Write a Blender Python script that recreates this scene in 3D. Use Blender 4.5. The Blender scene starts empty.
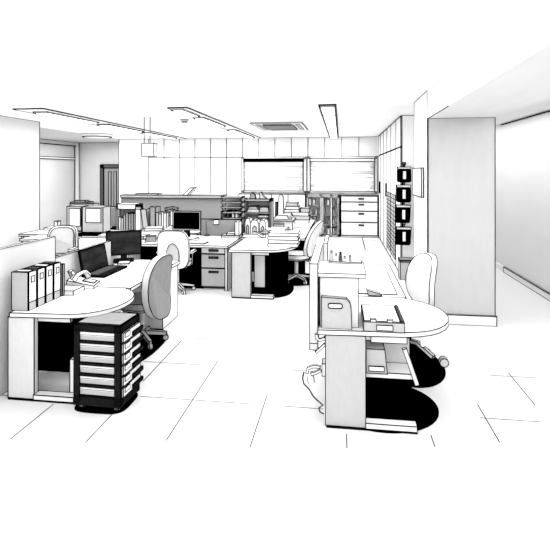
import bpy, bmesh, math, random
from mathutils import Vector, Matrix
random.seed(4)
PI = math.pi
S = bpy.context.scene
COL = S.collection
CAM = Vector((0, 0, 1.9)); FP = 474.0; YAW = math.atan(66 / 474)
cc, ss = math.cos(YAW), math.sin(YAW)

def P(x, y, z=0.0):            # point of the room plane at height z
    t = (1.9 - z) * FP / (y - 171); u = (x - 275) / FP
    return (-ss * t + cc * u * t, cc * t + ss * u * t)
def D(x, y, Y):                # (X, z) on the room plane at depth Y
    u = (x - 275) / FP; t = Y / (cc + ss * u)
    return ((-ss + cc * u) * t, 1.9 - (y - 171) / FP * t)

# ---------------------------------------------------------------- materials
def mat(name, v, v2=None, scale=8, emit=0.0, axis=None):
    m = bpy.data.materials.new(name); m.use_nodes = True
    nt = m.node_tree; b = nt.nodes['Principled BSDF']
    b.inputs['Roughness'].default_value = 0.9
    b.inputs['Specular IOR Level'].default_value = 0.0
    n = nt.nodes.new('ShaderNodeTexNoise'); n.inputs['Scale'].default_value = scale
    r = nt.nodes.new('ShaderNodeValToRGB'); nt.links.new(n.outputs['Fac'], r.inputs['Fac'])
    v2 = v if v2 is None else v2
    r.color_ramp.elements[0].position = .35; r.color_ramp.elements[1].position = .65
    r.color_ramp.elements[0].color = (v, v, v, 1); r.color_ramp.elements[1].color = (v2, v2, v2, 1)
    nt.links.new(r.outputs['Color'], b.inputs['Base Color'])
    if emit:
        b.inputs['Emission Color'].default_value = (1, 1, 1, 1); b.inputs['Emission Strength'].default_value = emit
    return m
def dotmat(name, a, b_, scale=60):     # printed screentone: fine dots
    m = mat(name, a); nt = m.node_tree; b = nt.nodes['Principled BSDF']
    tc = nt.nodes.new('ShaderNodeTexCoord'); v = nt.nodes.new('ShaderNodeTexVoronoi')
    v.inputs['Scale'].default_value = scale; v.inputs['Randomness'].default_value = 0
    nt.links.new(tc.outputs['Object'], v.inputs['Vector'])
    r = nt.nodes.new('ShaderNodeValToRGB'); nt.links.new(v.outputs['Distance'], r.inputs['Fac'])
    r.color_ramp.elements[0].position = .3; r.color_ramp.elements[1].position = .5
    r.color_ramp.elements[0].color = (b_, b_, b_, 1); r.color_ramp.elements[1].color = (a, a, a, 1)
    nt.links.new(r.outputs['Color'], b.inputs['Base Color'])
    return m
WHITE = mat('white_paint', .74, .76)
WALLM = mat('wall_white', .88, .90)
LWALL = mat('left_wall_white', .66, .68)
CEILM = mat('ceiling_white', .93, .94)
FLOORM = mat('floor_white', .66, .68, 2)
PALE = mat('pale_grey', .43, .45)
PANEL = mat('left_panel_grey', .60, .62)
ENDG = mat('end_panel_grey', .86, .88)
PIL = mat('pillar_grey', .49, .51)
CORR = mat('corridor_grey', .66, .68)
BEAM = mat('beam_grey', .70, .72)
CHG = mat('chair_grey', .22, .24)
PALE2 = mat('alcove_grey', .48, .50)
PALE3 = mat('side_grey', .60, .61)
SOFT = mat('light_grey', .40, .42)
MID = mat('middle_grey', .24, .26)
TONE = dotmat('toned_grey', .27, .16, 40)
DARK = mat('dark_grey', .06, .07)
SCRN = mat('screen_grey', .012, .026, 3)
DEEP = mat('near_black', .008, .012)
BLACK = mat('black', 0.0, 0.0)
INK = mat('ink_line', 0, 0)
LAMP = mat('lamp_white', .9, emit=2.2)

# ---------------------------------------------------------------- mesh builder
class MB:
    def __init__(s): s.v = []; s.f = []; s.m = []; s.xf = Matrix.Identity(4); s.ink = []
    def add(s, vs, fs, m=0):
        n = len(s.v); s.v += [s.xf @ Vector(v) for v in vs]
        s.f += [tuple(i + n for i in f) for f in fs]; s.m += [m] * len(fs); return s
    def box(s, x0, y0, z0, x1, y1, z1, m=0):
        x0, x1 = sorted((x0, x1)); y0, y1 = sorted((y0, y1)); z0, z1 = sorted((z0, z1))
        return s.add([(x0,y0,z0),(x1,y0,z0),(x1,y1,z0),(x0,y1,z0),(x0,y0,z1),(x1,y0,z1),(x1,y1,z1),(x0,y1,z1)],
              [(0,3,2,1),(4,5,6,7),(0,1,5,4),(1,2,6,5),(2,3,7,6),(3,0,4,7)], m)
    def prism(s, pts, a, b, axis='z', m=0):
        def mk(p, h): return {'z': (p[0], p[1], h), 'y': (p[0], h, p[1]), 'x': (h, p[0], p[1])}[axis]
        n = len(pts)
        return s.add([mk(p, a) for p in pts] + [mk(p, b) for p in pts],
              [tuple(range(n))[::-1], tuple(range(n, 2 * n))] + [(i, (i+1) % n, n + (i+1) % n, n + i) for i in range(n)], m)
    def lathe(s, prof, c=(0, 0, 0), n=16, m=0):
        vs = []; fs = []
        for r, z in prof:
            for k in range(n):
                a = 2 * PI * k / n; vs.append((c[0] + r * math.cos(a), c[1] + r * math.sin(a), c[2] + z))
        for j in range(len(prof) - 1):
            for k in range(n): fs.append((j*n+k, j*n+(k+1) % n, (j+1)*n+(k+1) % n, (j+1)*n+k))
        fs.append(tuple(range(n))[::-1]); fs.append(tuple((len(prof)-1)*n + k for k in range(n)))
        return s.add(vs, fs, m)
    def cyl(s, c, r, h, n=16, m=0, r2=None): return s.lathe([(r, 0), (r if r2 is None else r2, h)], c, n, m)
    def tube(s, pts, r, n=6, m=0):
        pts = [Vector(p) for p in pts]; vs = []; fs = []; k = len(pts); up = None
        for i, p in enumerate(pts):
            t = (pts[min(i+1, k-1)] - pts[max(i-1, 0)]).normalized()
            if up is None: up = Vector((0, 0, 1)) if abs(t.z) < .9 else Vector((1, 0, 0))
            a = t.cross(up).normalized(); b = a.cross(t); up = b
            rr = r[i] if isinstance(r, (list, tuple)) else r
            for j in range(n):
                w = 2 * PI * (j + .5) / n; vs.append(tuple(p + a * rr * math.cos(w) + b * rr * math.sin(w)))
        for i in range(k - 1):
            for j in range(n): fs.append((i*n+j, i*n+(j+1) % n, (i+1)*n+(j+1) % n, (i+1)*n+j))
        fs.append(tuple(range(n))[::-1]); fs.append(tuple((k-1)*n+j for j in range(n)))
        return s.add(vs, fs, m)
    def bend(s, fn): s.v = [Vector(fn(v)) for v in s.v]; return s
    def line(s, a, b): s.ink.append((Vector(a), Vector(b))); return s     # a drawn line lying on a face

def ink_edges(verts, faces, mats, r, lim, extra):
    """thin black beading along every sharp edge (the drawn outline of the thing)"""
    em = {}
    nrm = []
    for fi, f in enumerate(faces):
        n = Vector((0, 0, 0)); L = len(f)
        for i in range(L):
            a, b = verts[f[i]], verts[f[(i+1) % L]]
            n += Vector(((a.y-b.y)*(a.z+b.z), (a.z-b.z)*(a.x+b.x), (a.x-b.x)*(a.y+b.y)))
        nrm.append(n.normalized() if n.length > 0 else n)
        for i in range(L): em.setdefault(tuple(sorted((f[i], f[(i+1) % L]))), []).append(fi)
    segs = list(extra)
    for (a, b), fl in em.items():
        if len(fl) == 1 or (len(fl) == 2 and (nrm[fl[0]].angle(nrm[fl[1]], 0) > lim or mats[fl[0]] != mats[fl[1]])):
            if (verts[a] - verts[b]).length > 1e-5: segs.append((verts[a], verts[b]))
    V = []; Fc = []
    for a, b in segs:
        t = (b - a).normalized(); up = Vector((0, 0, 1)) if abs(t.z) < .9 else Vector((1, 0, 0))
        x = t.cross(up).normalized(); y = x.cross(t)
        n = len(V); e = t * r * .6
        for p in (a - e, b + e):
            for k in range(4):
                w = PI / 4 + PI / 2 * k; V.append(p + x * r * math.cos(w) + y * r * math.sin(w))
        Fc += [(n+j, n+(j+1) % 4, n+4+(j+1) % 4, n+4+j) for j in range(4)] + [(n+3, n+2, n+1, n), (n+4, n+5, n+6, n+7)]
    return V, Fc

def wloc(o):
    M = Matrix.Identity(4)
    while o is not None:
        M = Matrix.Translation(o.location) @ o.rotation_euler.to_matrix().to_4x4() @ M; o = o.parent
    return M
def obj(name, mb, mats, parent=None, ink=1.0, lim=40):
    if not isinstance(mats, (list, tuple)): mats = [mats]
    me = bpy.data.meshes.new(name)
    V = list(mb.v); Fc = list(mb.f); mi = list(mb.m); ms = list(mats)
    if ink:
        M = wloc(parent); c = sum(V, Vector()) / len(V); d = (M @ c - CAM).length
        if len(V) and max((M @ v - CAM).length for v in V) > d * 1.6: d = min(d, 9)
        r = ink * .00098 * max(2.5, min(d, 15))
        iv, fi = ink_edges(V, Fc, mi, r, math.radians(lim), mb.ink)
        n = len(V); V += iv; Fc += [tuple(k + n for k in f) for f in fi]
        ms.append(INK); mi += [len(ms) - 1] * len(fi)
    me.from_pydata([tuple(v) for v in V], [], Fc)
    for m in ms: me.materials.append(m)
    for p, k in zip(me.polygons, mi): p.material_index = k
    bm = bmesh.new(); bm.from_mesh(me); bmesh.ops.recalc_face_normals(bm, faces=bm.faces); bm.to_mesh(me); bm.free()
    o = bpy.data.objects.new(name, me); COL.objects.link(o)
    if parent is not None: o.parent = parent
    return o
def tag(o, label=None, cat=None, group=None, kind=None):
    if label: o['label'] = label
    if cat: o['category'] = cat
    if group: o['group'] = group
    if kind: o['kind'] = kind
    return o
def thing(name, label, cat, loc=(0, 0, 0), rz=0, group=None):
    o = bpy.data.objects.new(name, None); COL.objects.link(o); o.empty_display_size = .1
    o.location = loc; o.rotation_euler = (0, 0, rz); return tag(o, label, cat, group)
def dup(root, loc, rz=None, label=None, group=None):
    kids = [k for k in S.objects if k.parent == root]; 
    r = root.copy(); COL.objects.link(r); r.location = loc
    if rz is not None: r.rotation_euler = (0, 0, rz)
    if label: r['label'] = label
    if group: r['group'] = group
    for k in kids:
        sub = [g for g in S.objects if g.parent == k]
        c = k.copy(); COL.objects.link(c); c.parent = r
        for g in sub:
            d = g.copy(); COL.objects.link(d); d.parent = c
    return r
def solo(name, mb, m, label, cat, group=None, loc=(0, 0, 0), rz=0, **k):   # a thing that is one mesh
    par = bpy.data.objects.new('tmp', None); par.location = loc; par.rotation_euler = (0, 0, rz)
    o = obj(name, mb, m, par, **k); o.parent = None; bpy.data.objects.remove(par)
    o.location = loc; o.rotation_euler = (0, 0, rz); return tag(o, label, cat, group)
def struct(name, mb, m, **k): return tag(obj(name, mb, m, **k), kind='structure')

def rrect(x0, y0, x1, y1, r, n=5):
    p = []
    for cx, cy, a in ((x1-r, y0+r, -90), (x1-r, y1-r, 0), (x0+r, y1-r, 90), (x0+r, y0+r, 180)):
        for k in range(n + 1):
            w = math.radians(a + 90 * k / n); p.append((cx + r * math.cos(w), cy + r * math.sin(w)))
    return p
def oval(cx, cy, a, b, n=28, e=1.0):
    p = []
    for k in range(n):
        w = 2 * PI * k / n; c, s_ = math.cos(w), math.sin(w)
        p.append((cx + a * math.copysign(abs(c) ** e, c), cy + b * math.copysign(abs(s_) ** e, s_)))
    return p

# ================================================================ THE ROOM
CH = 2.91; BY = 14.2
f = MB().box(-11, -3, -.1, 9, 17, 0)
fr = .0032
def fl(a, b, z=.0005): f.line((a[0], a[1], z), (b[0], b[1], z))
for X, ys in {-2.32: [(3.07, 3.58)], -1.77: [(3.1, 3.5), (4.07, 5.12)], -1.22: [(3.2, 4.62)], -.62: [(3.2, 3.95)],
              .04: [(3.28, 3.46)], .64: [(3.38, 3.53)], 1.1: [(3.5, 4.05)], 1.56: [(4.1, 4.72)]}.items():
    for a, b in ys: fl((X, a), (X, b))
for Y, xs in {3.8: [(-1.68, -.72), (-.45, -.14)], 3.83: [(1.06, 1.5)], 4.5: [(-1.95, -1.38), (-.5, -.2)], 4.64: [(1.38, 1.77)],
              5.21: [(-1.62, -1.44)], 3.66: [(-2.98, -2.68)],
              10.6: [(.15, .72)], 11.6: [(.28, .8)], 12.4: [(.3, .85)], 13.2: [(.45, .95)]}.items():
    for a, b in xs: fl((a, Y), (b, Y))
fl((.58, 11.6), (.6, 14.0))
o = obj('floor', f, FLOORM, ink=.0); 
# joints drawn on the floor are thin black strips in the floor's own mesh
def add_lines(o, segs, w):
    me = o.data; bm = bmesh.new(); bm.from_mesh(me); me.materials.append(INK); k = len(me.materials) - 1
    for a, b in segs:
        d = (b - a).normalized(); q = Vector((-d.y, d.x, 0))
        ww = w * max(3.3, ((a + b) / 2 - CAM).length)
        ws = [(a - q * ww), (a + q * ww), (b + q * ww), (b - q * ww)]
        fc = bm.faces.new([bm.verts.new((p.x, p.y, .0015)) for p in ws]); fc.material_index = k
        fc.normal_update()
        if fc.normal.z < 0: fc.normal_flip()
    bm.to_mesh(me); bm.free()
add_lines(o, f.ink, .00085)
tag(o, kind='structure')

struct('ceiling', MB().box(-6.13, -3, CH, 1.08, BY, CH + .1).box(1.08, 6.9, CH, 9, BY, CH+.1).box(-6.9, 8.97, CH, -6.13, BY, CH+.1), CEILM, ink=0)
# the alcove beyond the left wall has its ceiling shade put into the grey
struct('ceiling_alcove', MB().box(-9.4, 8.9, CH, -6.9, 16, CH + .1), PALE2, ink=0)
# left wall, its end at the alcove
w = MB().box(-6.33, -3, 0, -6.13, 8.97, CH)
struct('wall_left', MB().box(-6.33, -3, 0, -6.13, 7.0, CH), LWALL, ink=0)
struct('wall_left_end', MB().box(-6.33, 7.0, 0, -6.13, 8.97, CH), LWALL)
# alcove walls
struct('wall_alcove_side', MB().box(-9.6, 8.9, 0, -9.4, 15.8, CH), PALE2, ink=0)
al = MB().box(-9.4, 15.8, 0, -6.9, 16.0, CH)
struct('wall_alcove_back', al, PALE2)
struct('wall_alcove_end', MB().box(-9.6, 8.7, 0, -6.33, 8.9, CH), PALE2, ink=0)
struct('trim_1', MB().box(-9.4, 9.2, 2.30, -9.34, 15.78, 2.36), WHITE)
struct('trim_2', MB().box(-9.4, 9.2, 2.78, -9.3, 15.78, CH), PALE)
struct('trim_3', MB().box(-9.36, 15.7, 0, -9.2, 15.8, CH), PALE3)
# dark panelled door in the alcove
xa, za = D(100.6, 164.5, 15.7); xb = -6.9
dr = tag(obj('door_1', MB().box(xa + .12, 15.72, 0, xb, 15.8, za - .12), TONE), kind='structure')
df = MB().box(xa, 15.68, 0, xa + .12, 15.8, za).box(xa, 15.68, za - .12, xb, 15.8, za)
obj('door_frame', df, DARK, dr)
g = MB()
for k in range(5):
    x = xa + .3 + k * .2; g.box(x, 15.7, .1, x + .09, 15.72, za - .25)
obj('door_panel', g, MID, dr)
# back wall with its panel joints
bw = MB().box(-6.97, BY, 0, 1.6, BY + .15, CH)
bw.box(-6.97, BY + .15, 0, -6.9, 15.8, CH)
y = BY - .004
for i in range(15):
    X = -5.98 + .5 * i
    if X > 1: break
    bw.line((X, y, 2.32), (X, y, CH)); 
    if X < -3.05: bw.line((X, y, 1.2), (X, y, 2.32))
bw.line((-5.98, y, 2.32), (1.07, y, 2.32))
struct('wall_back', bw, WALLM, ink=.85)
struct('wall_right_far', MB().box(1.62, 6.9, 0, 1.82, BY + .1, CH), WHITE, ink=0)

# right: pillar block, soffit, corridor wall
struct('wall_right_pillar', MB().box(1.08, 6.14, 0, 1.875, 7.2, 2.56), PIL)
struct('wall_right_pillar_side', MB().box(1.07, 6.142, 0, 1.08, 7.2, CH - .003), WALLM, ink=.8)
struct('wall_right_above_pillar', MB().box(1.08, 6.16, 2.56, 1.85, 7.2, CH), WHITE, ink=0)
struct('baseboard_pillar', MB().box(1.06, 6.11, 0, 1.885, 6.14, .12), WHITE)
sf = MB().box(1.08, -3, 2.56, 1.875, 6.14, 2.9)
struct('ceiling_corridor_beam', sf, BEAM, ink=0)
struct('wall_right_beam_face', MB().box(1.07, -3, 2.56, 1.08, 6.14, 2.908), WALLM, ink=0)
struct('trim_4', MB().box(1.072, 5.0, 2.556, 1.086, 6.14, 2.57), INK, ink=0)
struct('ceiling_corridor', MB().box(1.875, -3, 2.8, 9, BY, 2.9), BEAM, ink=0)
struct('trim_5', MB().box(3.03, 7.3, 2.775, 3.05, 9.6, 2.79), INK, ink=0)
struct('wall_right_corridor', MB().box(3.05, 5.9, 0, 3.2, BY, 2.8), CORR, ink=0)
struct('wall_right_corridor_near', MB().box(3.05, 1.5, 0, 3.2, 5.9, 2.8), CORR, ink=0)
struct('baseboard_corridor', MB().box(3.02, 6.9, 0, 3.05, 9.4, .1), WHITE)
struct('baseboard_corridor_far', MB().box(3.02, 9.4, 0, 3.05, BY, .1), WHITE, ink=0)

# windows with slatted blinds
def window(n, x0, x1, label, dark):
    z0, z1 = 1.25, 2.32
    wd = tag(obj(n, MB().box(x0, BY - .05, z0, x0 + .07, BY, z1).box(x1 - .07, BY - .05, z0, x1, BY, z1)
        .box(x0, BY - .05, z1 - .05, x1, BY, z1).box(x0, BY - .05, z0, x1, BY, z0 + .05), ENDG, ink=.6), kind='structure')
    obj('pane', MB().box(x0 + .07, BY - .02, z0 + .05, x1 - .07, BY - .005, z1 - .05), WHITE, wd, ink=0)
    bl = thing('window_blind', label, 'blind', (0, BY - .1, 0), 0, 'slatted blinds over the back windows')
    obj('headrail', MB().box(x0 + .08, -.03, z1 - .14, x1 - .08, .03, z1 - .05), BLACK if dark else WHITE, bl)
    sl = MB(); sl.box(x0 + .1, -.004, z0 + .06, x1 - .1, .004, z1 - .14)
    rnd = random.Random(n)
    nz = 20
    for k in range(nz):
        z = z0 + .1 + k * (z1 - z0 - .26) / nz
        a = rnd.uniform(.0, .22); 
        if rnd.random() < .8: sl.line((x0 + .1, -.008, z), (x0 + .1 + a, -.008, z))
        if rnd.random() < .75: sl.line((x1 - .1 - (rnd.uniform(.03, .12) if rnd.random() < .7 else rnd.uniform(.2, .7)), -.008, z), (x1 - .1, -.008, z))
    obj('slats', sl, WHITE, bl, ink=.45)
window('window_1', -3.0, -1.03, 'lowered white blind with a black headrail over the left back window', True)
window('window_2', -.99, 1.05, 'lowered white blind over the right back window, above the drawers', False)

# ================================================================ BACK WALL FURNITURE
z0 = D(360, 235, 13.7)[1]
c = thing('drawer_cabinet', 'wide white cabinet of four drawers below the right window', 'cabinet', (0, 13.75, 0))
obj('body', MB().box(-.02, 0, 0, 1.05, .42, 1.2), WHITE, c)
for k, (a, b) in enumerate(((1.02, 1.18), (.76, 1.01), (.44, .75), (.06, .43))):
    d_ = obj('drawer', MB().box(0, -.02, a, 1.03, 0, b), WHITE, c)
    obj('handle', MB().box(.5, -.04, b - .085, .64, -.02, b - .06), DARK, d_)
c = thing('glass_cabinet', 'grey cabinet with glass doors and stored files below the window, left of the drawers', 'cabinet', (0, 13.75, 0))
b = MB().box(-1.0, .38, 0, -.05, .42, 1.2).box(-1.0, 0, 0, -.96, .4, 1.2).box(-.09, 0, 0, -.05, .4, 1.2).box(-1, 0, 1.16, -.05, .42, 1.2).box(-1, 0, 0, -.05, .42, .06)
b.box(-.6, 0, 0, -.56, .38, 1.2).box(-.3, 0, 0, -.26, .38, 1.2)
obj('body', b, ENDG, c, ink=.7)
for z in (.33, .6, .88): obj('shelf', MB().box(-.96, .02, z, -.09, .38, z + .025), PALE3, c, ink=.6)
for k, (a, bb) in enumerate(((-.96, -.6), (-.56, -.3), (-.26, -.09))):
    for z in (.06, .355, .625, .905):
        x = a + .02
        while x < bb - .06:
            wd = random.uniform(.04, .1); h = random.uniform(.14, .22)
            s_ = solo('file_folder', MB().box(0, 0, 0, min(wd, bb - x - .01), .22, h), random.choice([SOFT, PALE, PALE, WHITE, WHITE]),
                 'file folder standing behind the glass doors of the grey back cabinet', 'folder', 'folders inside the glass cabinet', (x, 13.75 + .1, z), ink=.5)
            x += wd + random.uniform(.03, .12)
for a, bb in ((-.98, -.53), (-.53, -.07)):
    d_ = obj('door', MB().box(a, -.02, .04, a + .03, 0, 1.17).box(bb - .03, -.02, .04, bb, 0, 1.17).box(a, -.02, 1.14, bb, 0, 1.17).box(a, -.02, .04, bb, 0, .07), ENDG, c, ink=.7)
low = MB().box(-3.0, 0, 0, -1.03, .4, 1.22)
for X in (-1.53, -2.02, -2.5): low.line((X, -.005, 0), (X, -.005, 1.22))
solo('low_cabinet', low, WHITE, 'long low white cabinet below the left window, behind the piled desks', 'cabinet', None, (0, 13.75, 0))

# tall cabinets along the right wall
Ys = [8.8, 9.55, 10.5, 11.4, 12.3, 13.2, 13.75]
for i in range(6):
    y0, y1 = Ys[i], Ys[i + 1]
    end = i == 0
    c = thing('tall_cabinet', ['tall white wall cabinet nearest the pillar, with a grey end panel', 'tall white wall cabinet with a louvred lower door, second from the near end',
        'tall white wall cabinet with a louvred lower door, third from the near end', 'tall white wall cabinet, fourth from the near end',
        'tall white wall cabinet, fifth from the near end', 'narrow tall white wall cabinet in the back corner'][i], 'cabinet', (1.07, y0, 0), 0, 'tall cabinets along the right wall')
    obj('body', MB().box(.02, 0, 0, .53, y1 - y0, CH - .005), ENDG if end else WHITE, c)
    dd = obj('upper_door', MB().box(0, .01, 2.345, .02, y1 - y0 - .01, CH - .02), WHITE, c)
    dd = obj('lower_door', MB().box(0, .01, .03, .02, y1 - y0 - .01, 2.33), WHITE, c)
    if i in (1, 2):
        lv = MB(); lv.box(-.012, .06, .15, 0, y1 - y0 - .06, 1.42, 0)
        n = 15
        for k in range(1, n):
            z = .15 + k * 1.27 / n; lv.line((-.014, .06, z), (-.014, y1 - y0 - .06, z))
        for k in (1, 2):
            yy = .06 + k * (y1 - y0 - .12) / 3; lv.line((-.014, yy, .15), (-.014, yy, 1.42))
        obj('louvre', lv, PALE, dd, ink=.7)
    if i in (3, 5): obj('handle', MB().box(-.02, .1, 1.3, 0, .15, 1.6), PALE, dd)

# black file pouches hanging in a chain on the cabinet's end panel
ph = [(404, 167, 182, 6.2), (403.6, 185, 202, 6.3), (403.2, 205, 222.5, 6.6), (403.6, 227, 244.5, 7)]
nm = ['topmost', 'second from the top', 'third from the top', 'lowest']
for k, (x, ya, yb, hw) in enumerate(ph):
    Yp = 8.66; X, za = D(x, ya, Yp); _, zb = D(x, yb, Yp)
    t = thing('hanging_pouch', '%s black hanging pouch in the chain beside the pillar' % nm[k], 'pouch', (X, Yp, zb), 0, 'black pouches in a hanging chain')
    h = za - zb; wv = .115 + .004 * k
    b = MB().prism(rrect(-wv, 0, wv, h * .86, .03), -.03, .03, 'y')
    if k > 1: b.bend(lambda v: (v.x + (h - v.z) * -.06, v.y, v.z))
    obj('pouch', b, BLACK, t)
    obj('slip', MB().box(-.02, -.036, h * .2, .03, -.03, h * .72), WHITE, t, ink=0)
    obj('top_band', MB().box(-wv, -.032, h * .86, wv, .032, h), WHITE, t)
    obj('hook', MB().tube([(0, 0, h), (0, 0, h + .06)], .018, 6).cyl((0, 0, h + .05), .03, .03, 8), PALE, t)
X, Z = D(406.5, 255, 8.6)
t = thing('waste_bin', 'small square grey bin on the floor below the hanging pouches', 'bin', (X, 8.5, 0))
obj('bin', MB().box(-.12, 0, .0, .14, .25, .33), PALE, t)
obj('rim', MB().box(-.125, -.005, .31, .145, .255, .345), MID, t)
# boards by the pillar
solo('notice_board', MB().box(1.3, 0, 1.15, 1.62, .04, 2.22), WHITE, 'narrow white board in the gap between cabinets and pillar', 'board', None, (0, 8.2, 0))
t = thing('wall_display', 'thin white display board with a dark frame mounted on the pillar side', 'board', (1.08, 6.35, 0))
obj('board', MB().box(-.05, 0, 1.56, -.02, .72, 1.94), WHITE, t, ink=1.3)
obj('bracket', MB().box(-.02, .2, 1.6, 0, .3, 1.9), MID, t)

# ================================================================ CEILING FITTINGS
def strip(x0, x1, ya, yb, lamps, names, stripname, inner=None):
    rail = MB().box(x0, ya, CH - .014, x1, yb, CH - .002)
    solo('light_track', rail, CEILM, stripname, 'light track', 'long light tracks on the ceiling', ink=.8)
    for (a, b, xa, xb), l in zip(lamps, names):
        t = thing('ceiling_light', l, 'ceiling light', ((xa + xb) / 2, (a + b) / 2, CH - .036), 0, 'lights in the ceiling tracks')
        hx, hy = (xb - xa) / 2, (b - a) / 2
        obj('housing', MB().box(-hx, -hy, 0, hx, hy, .022), ENDG, t, ink=1)
        obj('diffuser', MB().box(-hx + .03, -hy + .04, -.012, hx - .03, hy - .04, 0), LAMP, t, ink=0)
strip(-5.25, -4.72, 7.0, 14.1, [(7.3, 9.0, -5.1, -4.85), (9.4, 11.2, -5.1, -4.85), (11.6, 13.6, -5.1, -4.85)],
    ['white light nearest the camera in the leftmost ceiling track', 'middle white light in the leftmost ceiling track', 'far white light in the leftmost ceiling track'],
    'leftmost long white light track on the ceiling, passing the hanging sign')
strip(-2.72, -2.40, 7.2, 14.1, [(7.3, 8.2, -2.7, -2.5), (8.45, 10.1, -2.7, -2.5), (11.1, 13.6, -2.7, -2.5)],
    ['near white light in the ceiling track left of the air conditioner', 'middle white light in the ceiling track left of the air conditioner', 'far white light in the ceiling track left of the air conditioner'],
    'long white light track on the ceiling just left of the air conditioner')
strip(-.335, -.075, 7.2, 14.1, [(7.25, 8.3, -.32, -.09), (8.35, 9.85, -.32, -.09), (9.9, 11.6, -.32, -.09), (11.65, 14, -.32, -.09)],
    ['white light nearest the camera in the rightmost ceiling track', 'second white light in the rightmost ceiling track', 'third white light in the rightmost ceiling track', 'far white light of the rightmost track at the back wall'],
    'rightmost long white light track on the ceiling, right of the air conditioner')
t = thing('air_conditioner', 'square ceiling air conditioner with a dark grille between two light tracks', 'air conditioner', (-1.33, 10.53, CH))
obj('panel', MB().box(-.54, -.84, -.025, .54, .84, -.005), ENDG, t, ink=.7)
obj('grille', MB().box(-.33, -.5, -.04, .33, .5, -.025), MID, t, ink=.6)
for a in ((-.47, -.6, -.38, .6), (.38, -.6, .47, .6)): obj('vent', MB().box(a[0], a[1], -.03, a[2], a[3], -.025), SOFT, t, ink=.5)
obj('vent', MB().box(-.3, -.7, -.03, .3, -.6, -.025), SOFT, t, ink=.5)
obj('vent', MB().box(-.3, .58, -.03, .3, .72, -.025), SOFT, t, ink=.5)
t = thing('smoke_detector', 'small round smoke detector on the ceiling left of the middle light track', 'smoke detector', (-3.04, 8.96, CH))
obj('base', MB().lathe([(.05, -.05), (.07, -.03), (.075, -.002)], n=20), PALE, t)
t = thing('round_lamp', 'flat round ceiling lamp with a pale rim above the left alcove', 'ceiling light', (-6.62, 12.2, CH))
obj('rim', MB().lathe([(.38, -.08), (.4, -.05), (.4, -.002)], n=30), ENDG, t)
obj('diffuser', MB().lathe([(.32, -.095), (.35, -.08)], n=30), WHITE, t)
t = thing('hanging_sign', 'blank white box sign hanging on two thin rods from the ceiling', 'sign', (-3.55, 8.45, 2.17), math.radians(-12))
obj('box', MB().box(-.14, -.04, 0, .13, .05, .245), WHITE, t)
for x in (-.11, .02): obj('rod', MB().tube([(x, 0, .245), (x, 0, CH - 2.17)], .008, 4), DARK, t, ink=0)

# ================================================================ PROTOTYPES
def d_desk(label, loc, w, d, ov, px0, px1, fx1, shade_y, shade_x0, shade_x1, shade_z0, group='desks with a rounded end'):
    """desk end with a D-shaped top; local x right, y away"""
    t = thing('rounded_desk', label, 'desk', loc, 0, group)
    pts = [(0, 0), (w * .62, .03)]
    for k in range(1, 12):
        a = -PI / 2 + PI * k / 12 * .92
        pts.append((w * .62 + w * .38 * math.cos(a), d * .5 + d * .47 * math.sin(a) + .01))
    pts += [(w * .70, d), (0, d)]
    obj('desktop', MB().prism(pts, .685, .72), WHITE, t)
    obj('end_panel', MB().box(px0, .01, .012, px1, .06, .685), PALE, t)
    obj('foot', MB().box(px1 - .0, .0, .012, fx1, .08, .052), WHITE, t)
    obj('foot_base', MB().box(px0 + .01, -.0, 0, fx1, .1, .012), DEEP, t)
    obj('shade_panel', MB().box(shade_x0, shade_y, shade_z0, shade_x1, shade_y + .03, .685), BLACK, t, ink=0)  # black sheet that paints the shade below the desktop
    obj('apron', MB().box(px1, .06, .64, w * .62, .09, .684), WHITE, t)
    return t

def desk(label, x0, y0, x1, y1, cat='desk', black=None, group='straight white desks', mats=WHITE, legs=True):
    t = thing('office_desk', label, cat, (x0, y0, 0), 0, group)
    w, d = x1 - x0, y1 - y0
    obj('desktop', MB().box(0, 0, .685, w, d, .72), mats, t)
    if legs:
        for xx in (.02, w - .06):
            obj('side_panel', MB().box(xx, .04, 0, xx + .04, d - .04, .685), WHITE, t)
    if black: obj('shade_panel', MB().box(black[0] - x0, black[2] - y0, .0, black[1] - x0, black[2] - y0 + .03, .68), BLACK, t, ink=0)  # upright black sheet standing in for the dark under the desk
    return t

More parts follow.
